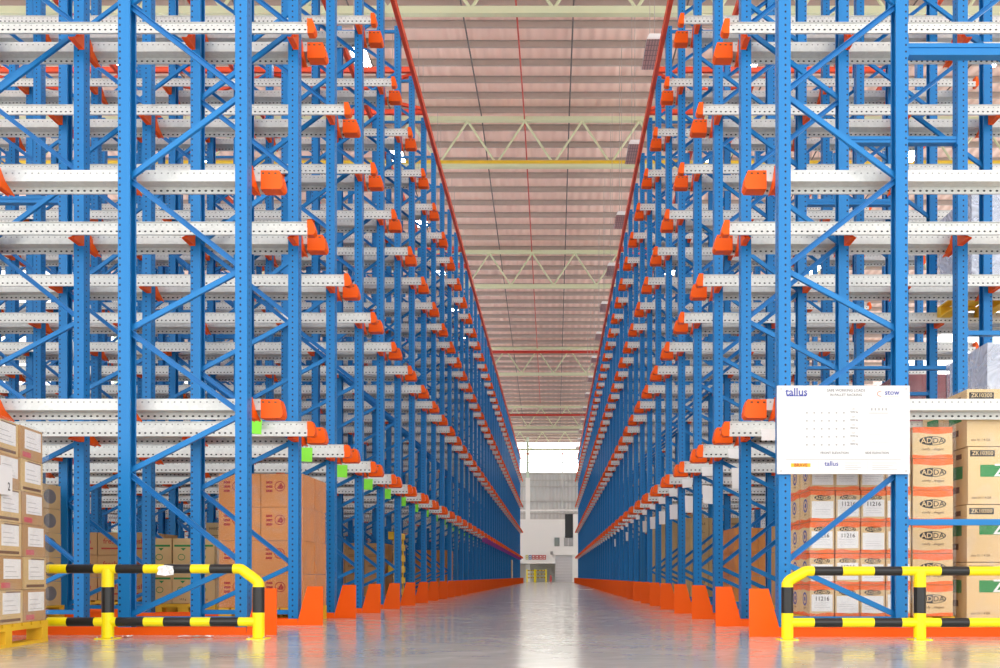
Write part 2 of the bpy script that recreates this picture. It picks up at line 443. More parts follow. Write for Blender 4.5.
for s in (-1, 1):
    for i in range(ROW0, ROWN+1):
        for k, z in enumerate(LEV):
            for side in ('front', 'back'):
                if i == ROW0 and side == 'front': continue
                if i == ROWN and side == 'back': continue
                Y = RY(i)+(.25 if side == 'back' else -.15)
                vis = 576.5-933*(z-CAMH)/Y > -25
                cand.append((0 if vis else 1, Y, s, i, k, side))
cand.sort()
indiv = set()
for n, c in enumerate(cand):
    if n < 300 and c[0] == 0: indiv.add(c)
allr = MB()
for c in cand:
    _, Y, s, i, k, side = c
    S = SIDE[s]; r = i-ROW0+1; z = LEV[k]
    if c in indiv:
        rm, cm, fm = railmesh[s, side]
        o = link('pallet_rail', rm, None, (0, RY(i), z))
        tag(o, 'galvanised punched pallet rail, %s rack, %s row, %s level up, %s of frames' % (S['name'], nth(r), nth(k+1), 'front' if side == 'front' else 'back'),
            'pallet rail', 'galvanised pallet rails of the %s rack' % S['name'])
        link('end_cap', cm, o)['label'] = 'orange rail end cap'
        if fm and r < 10: link('end_cap', fm, o)['label'] = 'orange rail end cap'
    elif c[0] == 0:
        for gm in railmesh[s, side][:2]:
            mats = [gm.materials[j] for j in range(len(gm.materials))]
            vs = [(v.co.x, v.co.y+RY(i), v.co.z+z) for v in gm.vertices]
            n0 = len(allr.v); allr.v += vs
            for p in gm.polygons:
                allr.f.append([n0+a for a in p.vertices]); allr.m.append(allr.mi(mats[p.material_index])); allr.uvo.append((0, 0, z))
o = allr.build('pallet_rail'); tag(o, 'distant pallet rails with orange ends toward the far end of both racks', 'pallet rail', 'distant pallet rails', 'stuff')

# ---- orange floor rails with guards
GH = 232*U
for s in (-1, 1):
    S = SIDE[s]
    end = (S['x0'] + 5*1284*U) if s < 0 else 3745*U
    b = MB()
    for y0, y1 in ((-.042, -.036), (.146, .152)):
        b.box(s*(S['gtip']+150*U), s*end, y0, y1, 0, 39*U, M['orange'])
    b.box(s*(S['gtip']+150*U), s*end, -.036, .146, 0, .006, M['orange'])
    ch = b.build('floor_channel', mesh_only=True)
    g = MB(); t = S['gtip']
    poly = [(s*t, 0), (s*(t+150*U), 0), (s*(t+146*U), 40*U), (s*(t+93*U), GH), (s*t, GH)]
    g.prism(poly, 1, -.042, -.034, M['orange'])
    g.box(s*(t+.004), s*(t+.012), -.034, -.010, 0, GH-.004, M['orange'])
    g.box(s*(t+.012), s*(t+92*U), -.034, -.010, GH-.012, GH-.004, M['orange'])
    gm = g.build('guard', mesh_only=True)
    for i in range(ROW0, ROWN+1):
        r = i-ROW0+1
        t_ = thing('floor_guide_rail', 'orange floor guide rail with tapered end guard, %s rack, %s row from front' % (S['name'], nth(r)),
                   'floor guide rail', (0, i*PITCH-(.21 if s > 0 else 0), 0), 0, 'orange floor guide rails of the %s rack' % S['name'])
        link('channel', ch, t_); link('end_guard', gm, t_)

# ---- blue spacer beams
def spacer(s, xa, xb, i, z, h, lab):
    b = MB(); x0, x1 = s*xa, s*xb
    a = min(x0, x1); L = abs(x1-x0)
    b.box(.0, L, .02, .09, -h/2, h/2, M['blue'])
    if h > .05: b.box(.0, L, .012, .02, h/2-.03, h/2, M['blue']); b.box(.0, L, .012, .02, -h/2, -h/2+.02, M['blue'])
    for e in (.004, L-.004): b.box(e-.004, e+.004, .004, .1, -h/2-.02, h/2+.02, M['blue'])
    o = b.build('spacer_beam', loc=(a, i*PITCH, z)); tag(o, lab, 'spacer beam', 'blue spacer beams between rack frames')
R1 = 1127*U+WU; R2 = 2427*U
for i in range(ROW0, ROW0+8):
    r = i-ROW0+1
    spacer(1, R1, R2, i, ((2643 if r == 1 else 2628)+291)*U, .088 if r == 1 else .058, 'high blue spacer beam in the right rack, %s row from front' % nth(r))
    if r in (1, 2): spacer(1, R1, R2, i, (273+291)*U, .045, 'low thin blue spacer beam by the cartons, right rack, %s row' % nth(r))
    if r == 3: spacer(1, R1, R2, i, (1467+291)*U, .03, 'thin mid-height blue spacer beam in the right rack, third row')
    if r in (2, 3, 4): spacer(1, R2+.09, R2+WU-.09, i, (1467+291)*U, .04, 'thin blue cross bar in the second right frame, %s row' % nth(r))
L2 = 2820*U+WU; L3 = 2820*U+1284*U
for i in range(ROW0+1, ROW0+8):
    r = i-ROW0+1
    spacer(-1, L2, L3, i, (2645+291)*U, .07, 'blue spacer beam deep in the left rack, %s row from front' % nth(r))

# ---- top beams
for s in (-1, 1):
    S = SIDE[s]
    b = MB(); L = (ROWN-ROW0)*PITCH+.6
    b.box(-.03, .03, 0, L, 0, .085, M['redorange']); b.box(-.036, .036, 0, L, .085, .09, M['redorange'])
    zt = 5680*U
    o = b.build('top_tie_beam', loc=(s*(1508*U if s < 0 else 1102*U), ROW0*PITCH-.3, zt)); tag(o, 'long red-orange tie beam along the aisle top of the %s rack' % S['name'], 'tie beam')
    inner = [2181, 3466, 4750] if s < 0 else [1773, 3690]
    for n, xi in enumerate(inner):
        b = MB(); b.box(-.03, .03, 0, L, 0, .08, M['redorange']); b.box(-.036, .036, 0, L, .08, .085, M['redorange'])
        o = b.build('top_tie_beam', loc=(s*(xi*U+.03), ROW0*PITCH-.3, TOPZ)); tag(o, 'red-orange tie beam over the %s rack, %s line in from the aisle' % (S['name'], nth(n+2)), 'tie beam')
    xe = 7400*U if s < 0 else 3745*U
    rows = [11, 12, 17, 18, 24, 25, 32, 33, 40, 41]
    for n, i in enumerate(rows):
        b = MB(); b.box(s*S['x0'], s*xe, .0, .06, .0, .075, M['redorange']); b.box(s*S['x0'], s*xe, -.005, .065, .075, .08, M['redorange'])
        o = b.build('top_cross_beam', loc=(0, RY(i)+.03, TOPZ+.086)); tag(o, 'red-orange cross beam on top of the %s rack, %s from the front' % (S['name'], nth(n+1)), 'cross beam', 'cross beams over the %s rack' % S['name'])
    for n, i in enumerate((11, 17, 24, 32)):
        b = MB(); xs = [S['x0'], S['x0']+2.2] if s > 0 else [S['x0']+k*2.4 for k in range(4)]
        for k in range(len(xs)-1):
            x0, x1 = s*xs[k], s*xs[k+1]
            b.beam((x0, .16, .12), (x1, PITCH-.04, .12), .05, .05, M['redorange'], up=(0, 0, 1)); b.beam((x1, .16, .12), (x0, PITCH-.04, .12), .05, .05, M['redorange'], up=(0, 0, 1))
        o = b.build('plan_bracing', loc=(0, RY(i), TOPZ)); tag(o, 'red-orange crossed bracing flat on top of the %s rack, %s set' % (S['name'], nth(n+1)), 'bracing', 'crossed bracing over the %s rack' % S['name'])

# ---- tags on rail ends
YT = .1905
for i in range(ROW0+1, ROW0+17):
    r = i-ROW0+1
    b = MB(); x = -{2: 1747, 3: 1700, 4: 1666}.get(r, 1648)*U
    dz = {2: 60, 3: 16, 4: 7, 5: -4}.get(r, -6)*U
    w, h = .138, .15; tl = random.uniform(-.012, .012)
    b.prism([(-w/2, 0), (w/2, tl*.3), (w/2-.006, -h), (-w/2+.008+tl, -h+.01)], 1, -.002, 0, M['green_tag'])
    o = b.build('paper_tag', loc=(x, RY(i)-YT, LEV[0]+.016+dz)); tag(o, 'lime green paper tag on the left rack lowest rail, %s row from front' % nth(r), 'tag', 'green tags on the left rack')
for i in range(ROW0+17, ROW0+41):
    r = i-ROW0+1
    b = MB(); b.box(-.09, .09, -.002, 0, -.13, 0, M['purple_tag'])
    o = b.build('paper_tag', loc=(-1500*U, RY(i)-YT, LEV[0]-.03)); tag(o, 'purple paper tag on the left rack lowest rail, %s row from front' % nth(r), 'tag', 'purple tags on the left rack')
for i in range(ROW0+1, ROW0+32):
    r = i-ROW0+1
    b = MB(); w, h = .13, .098; t1 = random.uniform(-.015, .01)
    b.prism([(0, .004), (w, 0), (w+.003, -h), (.006, -h+t1)], 1, -.002, 0, M['paper'])
    xl = {2: 1210, 3: 1198, 4: 1165}.get(r, 1140)
    o = b.build('paper_tag', loc=(xl*U, RY(i)-YT, LEV[0]+(.02 if r == 3 else 0))); tag(o, 'white paper tag on the right rack lowest rail end, %s row from front' % nth(r), 'tag', 'white tags on the right rack rails')
    if r in (3, 4, 5, 6, 7, 8, 9, 12, 15):
        b = MB(); w, h = .13, .21; t1 = random.uniform(-.012, .012)
        b.prism([(0, .004+t1), (w, 0), (w, -h), (.006, -h+t1)], 1, -.002, 0, M['paper'])
        b.box(w*.5-.001, w*.5+.001, -.0015, -.0005, 0, .12, M['wire'])
        xl = {3: 1222, 4: 1172, 5: 1165}.get(r, 1145)
        o = b.build('paper_sheet', loc=(xl*U, RY(i)-.19, (1034 if r == 3 else 1000)*U)); tag(o, 'white paper sheet hanging under the lowest rail of the right rack, %s row' % nth(r), 'paper', 'white sheets under right rack rails')
b = MB(); b.box(0, .09, -.002, 0, 0, .085, M['paper'])
o = b.build('paper_sticker', loc=(-1680*U+.02, 7*PITCH-.002, (335+291)*U)); tag(o, 'small white square sticker on the third left aisle upright', 'sticker')

# ------------------------------------------------------------------ building
YR, ZR, SL = 28.4, 14.72, 0.07
WALLY = 76.0; HX = 20.0
def zroof(y): return ZR-SL*abs(y-YR)
b = MB(); b.box(-HX-1, HX+1, -6, WALLY+1, -.3, 0, M['floor']); struct('floor', b)
b = MB()
for y0, y1 in ((-1.5, YR), (YR, WALLY+.5)):
    z0, z1 = zroof(y0), zroof(y1)
    b.prism([(y0, z0), (y1, z1), (y1, z1+.15), (y0, z0+.15)], 0, -HX-.5, HX+.5, M['roof'])
struct('ceiling', b)
def purlin_mesh(w=2*HX):
    b = MB(); b.box(-w/2, w/2, -.003, .003, -.15, 0, M['purlin']); b.box(-w/2, w/2, -.003, .06, -.154, -.148, M['purlin']); b.box(-w/2, w/2, -.07, .003, -.004, .0, M['purlin'])
    return b.build('roof_purlin', mesh_only=True)
pm = purlin_mesh(); y = 0.4; n = 0
while y < WALLY-.5:
    n += 1; o = link('ceiling_purlin', pm, None, (0, y, zroof(y))); o['kind'] = 'structure'; y += 1.0
# trusses
TR = [(19.6, 565.0), (28.4, 411.0), (38.0, 290.0), (50.5, 202.3), (63.0, 149.0), (72.0, 127.0)]
TRD = 1.40; PAN = 1.74
chordm = MB(); chordm.box(-HX, HX, -.075, .075, -.075, .075, M['truss']); bc = chordm.build('bottom_chord', mesh_only=True)
chordm = MB(); chordm.box(-HX, HX, -.075, .075, -.065, .065, M['truss']); tcm = chordm.build('top_chord', mesh_only=True)
def web(sg):
    b = MB(); b.tube((0, 0, .05), (sg*PAN/2, 0, TRD-.05), .035, M['truss'], 8); return b.build('web_member', mesh_only=True)
wm = {1: web(1), -1: web(-1)}
for n, (y, r) in enumerate(TR):
    zb = CAMH+r*y/933
    t = thing('roof_truss', 'pale green steel roof truss with zigzag web, %s from the front' % nth(n+1), 'roof truss', (0, y, zb), 0, 'roof trusses')
    link('bottom_chord', bc, t); link('top_chord', tcm, t, (0, 0, TRD))
    K = 9
    for k in range(-K, K+1):
        for sg in (1, -1): link('web_member', wm[sg], t, (k*PAN, 0, 0))
def pipe(name, label, cat, p0, p1, r, m, grp=None):
    b = MB(); p0 = Vector(p0); b.tube((0, 0, 0), Vector(p1)-p0, r, m, 10)
    return tag(b.build(name, loc=tuple(p0), smooth=False), label, cat, grp)
def zpix(py, y): return CAMH+(576.5-py)*y/933
pipe('gas_pipe', 'yellow pipe resting along the second roof truss', 'pipe', (-HX, 28.32, zpix(163.0, 28.32)+.03), (HX, 28.32, zpix(163.0, 28.32)+.03), .05, M['yellowpipe'])
pipe('sprinkler_pipe', 'dark red pipe crossing in front of the fourth roof truss', 'pipe', (-HX, 49.8, zpix(352, 49.8)), (HX, 49.8, zpix(352, 49.8)), .075, M['redpipe'])
pipe('sprinkler_pipe', 'dark red pipe crossing in front of the fifth roof truss', 'pipe', (-HX, 62.5, zpix(415, 62.5)), (HX, 62.5, zpix(415, 62.5)), .075, M['redpipe'])
pipe('sprinkler_pipe', 'dark red pipe crossing high before the end wall', 'pipe', (-HX, 73.5, zpix(453.9, 73.5)), (HX, 73.5, zpix(453.9, 73.5)), .05, M['redpipe'])
pipe('sprinkler_pipe', 'thin red pipe running lengthwise under the roof near the front', 'pipe', (-.88, 8, zroof(8)-.38), (-.88, YR, zroof(YR)-.38), .022, M['redpipe'], 'lengthwise red sprinkler pipes')
pipe('sprinkler_pipe', 'thin red pipe running lengthwise under the roof toward the end wall', 'pipe', (-.88, YR, zroof(YR)-.40), (-.88, 62, zroof(62)-.40), .022, M['redpipe'], 'lengthwise red sprinkler pipes')
k = 0
for xx in (-10.3, -7.6, -4.9, -2.2, .48, 3.2, 5.9, 8.6, 11.3):
    for y0, y1 in ((10, YR), (YR, 70)):
        b = MB(); b.tube((0, 0, 0), (0, y1-y0, zroof(y1)-zroof(y0)), .022, M['darkrod'], 6)
        o = b.build('ceiling_tie_rod', loc=(xx, y0, zroof(y0)-.215)); o['kind'] = 'structure'
# lamps
def make_lamp(lit):
    h = MB(); h.prism([(-.15, 0), (.15, 0), (.10, .09), (-.10, .09)], 1, -.5, .5, M['lampbody'])
    g = MB(); g.box(-.14, .14, -.485, .485, -.008, -.001, M['lampglow'] if lit else M['louver'])
    if lit: g.box(-.09, .09, -.48, .48, .091, .096, M['lampglow'])  # upward glow strip added to brighten the roof
    return h.build('housing', mesh_only=True), g.build('diffuser' if lit else 'louver', mesh_only=True)
lm = {True: make_lamp(True), False: make_lamp(False)}
def lamp(x, y, z, lit, label, grp):
    t = thing('hanging_lamp', label, 'lamp', (x, y, z), 0, grp)
    link('housing', lm[lit][0], t); link('diffuser' if lit else 'louver', lm[lit][1], t)
    L = zroof(y)-.2-z
    for e in (-.4, .4):
        b = MB(); b.tube((0, e, .09), (0, e, L), .006, M['wire'], 5); b.build('suspension_wire', t)
n = 0
y = 16.74
while y < 72:
    n += 1
    lamp(1.77, y, 9.8, False, 'unlit louvred lamp hanging over the aisle, %s from the front' % nth(n), 'unlit lamps over the aisle'); y += 3.95
for xx, nm in ((-3.5, 'left rack, aisle line'), (3.6, 'right rack, aisle line'), (-8.0, 'left rack, inner line'), (8.0, 'beyond the right rack')):
    y = 8.84; n = 0
    while y < 72:
        n += 1
        lamp(xx, y, 9.85, True, 'lit white lamp hanging over %s, %s from front' % (nm, nth(n)), 'lit lamps, '+nm); y += 3.95
# side walls: low cladding, unglazed opening added above to let sky light in
for s, nm in ((-1, 'left'), (1, 'right')):
    b = MB(); b.box(s*HX, s*(HX+.2), -1, WALLY, 0, 2.6, M['sidecladding']); struct('wall_'+nm, b)
    for n, z in enumerate((4.6, 6.6, 8.6)):
        b = MB(); b.box(s*HX, s*(HX+.1), -1, WALLY, z-.06, z+.06, M['white']); struct('trim_%d' % ((n+1) if s < 0 else n+11), b)
    for n in range(8):
        yy = n*10.6; b = MB(); zt = zroof(yy)
        b.box(-.12, .12, -.15, -.13, 0, zt, M['palegreen']); b.box(-.12, .12, .13, .15, 0, zt, M['palegreen']); b.box(-.01, .01, -.13, .13, 0, zt, M['palegreen'])
        o = b.build('wall_column', loc=(s*(HX-.2), yy, 0)); o['kind'] = 'structure'
# end wall
P = WALLY/933
def wx(px, y=WALLY): return (px-553.5)*y/933
def wz(py, y=WALLY): return CAMH+(576.5-py)*y/933
b = MB(); b.box(-HX, HX, WALLY, WALLY+.2, wz(519), wz(472), M['cladding']); struct('wall_back', b)
b = MB(); b.box(-HX, HX, WALLY, WALLY+.2, wz(472), zroof(WALLY), M['daylight']); struct('window_1', b)
b = MB(); b.box(-HX, HX, WALLY, WALLY+.2, 0, wz(519), M['offwhite']); struct('wall_back_lower', b)
for n, py in enumerate((474.3, 480.6, 486.8, 501.5)):
    b = MB(); b.box(-HX, HX, WALLY-.12, WALLY, wz(py)-.04, wz(py)+.05, M['steel']); struct('trim_%d' % (21+n), b)
for n, py in enumerate((449.5, 462.5)):
    b = MB(); b.box(-HX, HX, WALLY-.12, WALLY, wz(py)-.04, wz(py)+.04, M['palegreen']); struct('trim_%d' % (31+n), b)
Yc = 74.0
pipe('wall_pipe', 'upper pale pipe running across the end wall', 'pipe', (-8, Yc, wz(510.5, Yc)), (8, Yc, wz(510.5, Yc)), .07, M['lampbody'])
pipe('wall_pipe', 'lower grey pipe running across the end wall', 'pipe', (-8, Yc, wz(513.6, Yc)), (8, Yc, wz(513.6, Yc)), .06, M['steel'])
pipe('drain_pipe', 'dark upright pipe on the end wall', 'pipe', (wx(562.3, 75.5), 75.5, wz(511, 75.5)), (wx(562.3, 75.5), 75.5, wz(447, 75.5)), .05, M['steel'])
pipe('drain_pipe', 'short dark upright pipe stub high on the end wall', 'pipe', (wx(541, 75.9), 75.93, wz(452, 75.9)), (wx(541, 75.9), 75.93, wz(447, 75.9)), .06, M['steel'])
b = MB(); x0, x1 = wx(525.6, Yc), wx(530, Yc); b.box(x0, x1, Yc-.2, Yc+.1, 0, wz(478, Yc), M['white']); struct('column_white_base', b)
b = MB(); x0, x1 = wx(526.4, Yc), wx(529, Yc); b.box(x0, x1, Yc-.1, Yc+.05, wz(478, Yc), zroof(Yc), M['palegreen']); struct('column_upper_steel', b)
# office block built inside the end wall
Yo = 73.2
b = MB()
b.box(wx(500, Yo), wx(565, Yo), Yo, WALLY, wz(563.5, Yo), wz(519.5, Yo), M['white'])
b.box(wx(565, Yo), wx(573.3, Yo), Yo, WALLY, wz(563.5, Yo), wz(546, Yo), M['white'])
b.box(wx(573.3, Yo), wx(600, Yo), Yo, WALLY, wz(563.5, Yo), wz(514, Yo), M['white'])
b.box(wx(554, Yo), wx(573.3, Yo), Yo-.25, Yo, wz(555.2, Yo), wz(546.5, Yo), M['white'])
b.box(wx(572.3, Yo), wx(600, Yo), Yo-.02, Yo+.1, 0, wz(555, Yo), M['white'])
struct('wall_office', b)
b = MB(); b.box(wx(565, Yo), wx(573, Yo), Yo+.2, Yo+.4, wz(537.5, Yo), wz(514, Yo), M['darkglass']); struct('window_2', b)
b = MB(); b.box(wx(554.5, Yo), wx(559.5, Yo), Yo-.06, Yo-.01, wz(546.2, Yo), wz(537.6, Yo), M['greyglass']); struct('window_3', b)
b = MB(); b.box(wx(564, Yo), wx(573, Yo), Yo-.06, Yo-.01, wz(546.2, Yo), wz(538, Yo), M['steel']); b.box(wx(568, Yo), wx(568.4, Yo), Yo-.08, Yo-.06, wz(546.2, Yo), wz(538, Yo), M['white']); struct('window_4', b)
b = MB(); b.box(wx(555.4, Yo), wx(572.3, Yo), Yo-.05, Yo+.03, 0.0, wz(555.4, Yo), M['shutter']); struct('door_1', b)
# signs on office block
cols = [('signyellow', 525.6, 528.3, 'yellow square sign on the white office wall at the aisle end'), ('signblue', 528.6, 531.6, 'blue square sign on the white office wall at the aisle end'),
        ('signred', 531.9, 535.2, 'red sign next to the blue sign on the office wall'), ('signred', 535.4, 538.9, 'second red sign from the blue sign, office wall'),
        ('signred', 539.1, 542.4, 'third red sign from the blue sign, office wall'), ('signred', 542.6, 546, 'red sign farthest from the blue sign, office wall')]
for m, a, c, lab in cols:
    b = MB(); w = (c-a)*Yo/933
    b.box(0, w, -.02, 0, 0, .36, M[m]); b.box(w*.2, w*.8, -.024, -.02, .08, .13, M['paper']); b.box(w*.3, w*.7, -.024, -.02, .2, .29, M['paper'])
    tag(b.build('safety_sign', loc=(wx(a, Yo), Yo-.01, wz(559.6, Yo))), lab, 'sign')
b = MB(); b.box(-.12, .12, -.03, 0, -.16, .16, M['steel']); tag(b.build('notice_board', loc=(wx(526.6, 73.6), 73.6, wz(547, 73.6))), 'small grey notice on the white column at the aisle end', 'notice')
b = MB(); b.box(-.1, .1, -.04, 0, -.12, .12, M['print_pale']); tag(b.build('alarm_box', loc=(wx(551.6, Yo), Yo-.01, wz(553, Yo))), 'small pale box on the office wall above the extinguisher', 'alarm box')
b = MB(); b.tube((0, 0, .0), (0, 0, .42), .09, M['signred'], 12); b.tube((0, 0, .42), (0, 0, .5), .09, M['signred'], 12, r1=.03); b.tube((0, 0, .5), (0, 0, .58), .03, M['black'], 8); b.tube((0, 0, .54), (.12, 0, .1), .015, M['black'], 6)
tag(b.build('fire_extinguisher', loc=(wx(550.7, 72.9), 72.9, .02)), 'red fire extinguisher standing by the roller door', 'fire extinguisher')
# far yellow barriers
for n, (xa, xb) in enumerate(((527, 534.5), (535.5, 546))):
    Yb = 71.5; b = MB(); X0, X1 = wx(xa, Yb), wx(xb, Yb)
    for z in (.35, .62, .9):
        N = 6
        for k in range(N): b.box(X0+(X1-X0)*k/N, X0+(X1-X0)*(k+1)/N, Yb-.03, Yb+.03, z-.035, z+.035, M['yellow' if k % 2 == 0 else 'print_brown'])
    for x in (X0, X1): b.box(x-.05, x+.05, Yb-.05, Yb+.05, 0, .98, M['yellow'])
    tag(b.build('safety_barrier'), ('left' if n == 0 else 'right')+'-hand yellow and black barrier under the office at the aisle end', 'barrier')

# ------------------------------------------------------------------ yellow/black barriers
def barrier(name, label, s, posts, ybar, HT, stripes_top, stripes_bot):
    """posts: x positions, first is the aisle-end one. stripes = list of (x0,x1,colour)"""
    t = thing(name, label, 'barrier', (posts[0], ybar, 0))
    def L(x): return x-posts[0]
    rb = .032; rp = .041
    zb = .119
    for n, x in enumerate(posts):
        b = MB(); top = HT-(0.165 if n == 0 else 0)
        for z0, z1, m in ((0.008, .184, 'yellow'), (.184, .363, 'black')) + ((() if n == 0 else ((.363, HT, 'yellow'),))):
            b.tube((L(x), 0, z0), (L(x), 0, z1), rp, M[m], 16)
        b.box(L(x)-.065, L(x)+.065, -.065, .065, 0, .006, M['yellow'])
        for dx in (-.052, .052): b.tube((L(x)+dx, -.05, .006), (L(x)+dx, -.05, .016), .007, M['steel'], 6)
        b.build('post', t)
    b = MB()
    d = -s
    for x0, x1, m in stripes_top: b.tube((L(x0), 0, HT), (L(x1), 0, HT), rb, M[m], 16)
    b.build('top_rail', t)
    b = MB()
    pts = [(0, .360), (0, .385), (.006, .397), (.018, .411), (.105, HT-.014), (.120, HT-.004), (.135, HT), (.175, HT)]
    vs = []; fs = []; n_ = 16
    for q, (px_, pz) in enumerate(pts):
        a = pts[max(q-1, 0)]; c = pts[min(q+1, len(pts)-1)]; dx, dz = c[0]-a[0], c[1]-a[1]; ll = math.hypot(dx, dz); dx /= ll; dz /= ll
        rr_ = .041-.006*q/(len(pts)-1)
        for k in range(n_):
            th = 2*math.pi*k/n_; vs.append((s*(px_-dz*rr_*math.cos(th)), rr_*math.sin(th), pz+dx*rr_*math.cos(th)))
    for q in range(len(pts)-1):
        for k in range(n_): fs.append((q*n_+k, q*n_+(k+1) % n_, (q+1)*n_+(k+1) % n_, (q+1)*n_+k))
    b.add(vs, fs, M['yellow'])
    b.build('corner_bend', t)
    b = MB()
    for x0, x1, m in stripes_bot: b.tube((L(x0), 0, zb), (L(x1), 0, zb), rb, M[m], 16)
    b.build('bottom_rail', t)
YB = 4.67*PITCH
def bx(px): return (px-553.5)*YB/933
def stripes(edges, first):
    out = []; m = first
    for a, c in zip(edges, edges[1:]): out.append((bx(a), bx(c), m)); m = 'black' if m == 'yellow' else 'yellow'
    return out
barrier('safety_barrier', 'yellow and black tube barrier in front of the left rack', -1, [bx(258.6), bx(107.8), bx(-42)], YB, .490,
        stripes([-80, -52, -26, 2, 48, 68, 95, 117, 144.5, 164.5, 191.5, 210.5, 238.5], 'yellow')[0:] + [(bx(238.5), bx(243), 'yellow')],
        stripes([-80, -52, -26, 2, 48, 68, 95, 117, 144.5, 164.5, 191.5, 211, 239, 258], 'yellow'))
YBL = YB; YB = 4.6*PITCH
barrier('safety_barrier', 'yellow and black tube barrier in front of the right rack', 1, [bx(787.3), bx(919.8), bx(1062)], YB, .474,
        [(bx(807), bx(813.7), 'yellow')] + stripes([813.7, 842, 873.4, 901, 940, 968, 1001, 1028, 1060, 1090], 'black'),
        stripes([788, 813.7, 841.5, 873.4, 901, 940, 968, 1001, 1028, 1060, 1090], 'yellow'))
YB = YBL
# crumpled paper scraps
def scrap(name, label, loc, w, h, m, seed, flat=False):
    random.seed(seed); b = MB(); nx, nz = 6, 4; vs = []
    for j in range(nz+1):
        for i in range(nx+1):
            x = (i/nx-.5)*w; z = (j/nz-.5)*h; q = random.uniform(-.012, .012)
            vs.append((x+random.uniform(-.005, .005), z if flat else q, (abs(q)+.003) if flat else z*(1-.4*abs(i/nx-.5))))
    fs = [(j*(nx+1)+i, j*(nx+1)+i+1, (j+1)*(nx+1)+i+1, (j+1)*(nx+1)+i) for j in range(nz) for i in range(nx)]
    b.add(vs, fs, m); o = b.build(name, loc=loc); tag(o, label, 'paper scrap'); return o
scrap('paper_scrap', 'crumpled white paper stuck on the left barrier top rail', (bx(168), YB-.045, CAMH+(576.5-570.5)*YB/933), .11, .075, M['paper'], 3)
scrap('paper_scrap', 'white paper scrap on the floor by the left barrier middle post', (bx(116), 4.8*PITCH, 0), .05, .07, M['paper'], 4, True)
scrap('paper_scrap', 'long white paper scrap on the floor before the left orange rail', (bx(187), 4.78*PITCH, 0), .24, .05, M['paper'], 5, True)
scrap('paper_scrap', 'tiny white paper scrap lying far down the aisle floor', (wx(585.5, 31), 31, 0), .5, .5, M['paper'], 6, True)

# ------------------------------------------------------------------ load sign board
Ys = 5*PITCH-.03
def sx_(px): return (px-553.5)*Ys/933
def sz_(py): return CAMH+(576.5-py)*Ys/933
t = thing('load_sign', 'white safe load notice board fixed on the front right upright frame', 'sign', (sx_(843.5), Ys, sz_(474)))
def lx(px): return sx_(px)-sx_(843.5)
def lz(py): return sz_(py)-sz_(474)
b = MB(); b.box(lx(777.2), lx(909.8), 0, .02, 0, lz(385.6), M['board'])
for px, py in ((781, 389), (906, 389), (781, 471), (906, 471)): b.tube((lx(px), -.003, lz(py)), (lx(px), 0, lz(py)), .006, M['steel'], 8)
b.build('board', t)
b = MB(); text(b, 'tallus', .080, lx(796.5), lz(392.2), 0, M['print_blue'], sx=1.0); quad(b, lx(786.5), lx(806.5), lz(396.3), lz(395.4), 0, M['print_blue']); b.build('logo', t)['label'] = 'dark blue company logo'
b = MB(); text(b, 'SAFE WORKING LOADS', .028, lx(846), lz(390.5), 0, M['print_grey'], sx=.95); text(b, 'IN PALLET RACKING', .026, lx(846), lz(395), 0, M['print_grey'], sx=1.0); b.build('heading', t)
b = MB(); text(b, 'stow', .055, lx(892), lz(392.6), 0, M['print_blue'])
pts = [(lx(882)+.028*math.cos(a)*1.3, lz(393.8)+.02*math.sin(a)) for a in [math.pi*(.55+.1*k) for k in range(10)]]
for p, q in zip(pts, pts[1:]): b.beam((p[0], -.001, p[1]), (q[0], -.001, q[1]), .001, .004, M['print_orange'])
quad(b, lx(884), lx(899), lz(396.3), lz(396.1), 0, M['print_orange']); b.build('logo', t)['label'] = 'small blue and orange maker logo'
b = MB()
for r in range(5):
    yy = 412+r*8
    for k in range(6): quad(b, lx(806+k*7.4), lx(807.7+k*7.4), lz(yy+1.6), lz(yy), 0, M['print_pale'])
    text(b, '4000 kg', .018, lx(854), lz(yy), 0, M['print_grey']); text(b, '1200', .014, lx(853), lz(yy-3), 0, M['print_pale'])
    quad(b, lx(869), lx(889), lz(yy+6.4), lz(yy+6.2), 0, M['print_pale'])
for k in range(5): quad(b, lx(871+k*3.6), lx(872.5+k*3.6), lz(410.5), lz(408), 0, M['print_pale'])
quad(b, lx(869), lx(888), lz(413.4), lz(412.8), 0, M['print_pale'])
text(b, 'FRONT ELEVATION', .024, lx(834.5), lz(453), 0, M['print_grey']); text(b, 'SIDE ELEVATION', .024, lx(877), lz(453), 0, M['print_grey'])
quad(b, lx(786), lx(901), lz(459.6), lz(459.2), 0, M['print_pale'])
for px in (818, 867): quad(b, lx(px), lx(px)+.0015, lz(473), lz(461), 0, M['print_pale'])
for k in range(4):
    quad(b, lx(845), lx(861-(k % 2)*3), lz(463.2+k*2.2), lz(462.8+k*2.2), 0, M['print_pale']); quad(b, lx(872), lx(897-(k % 3)*4), lz(463.2+k*2.2), lz(462.8+k*2.2), 0, M['print_pale'])
b.build('load_table', t)['label'] = 'faint grey load table print'
b = MB(); quad(b, lx(791), lx(810.5), lz(467), lz(463.3), 0, M['pallet_yellow']); text(b, 'BRAVE', .034, lx(800.7), lz(465.2), 0, M['print_red'], off=.003); text(b, 'tallus', .050, lx(831.5), lz(463.8), 0, M['print_blue']); b.build('footer_logo', t)

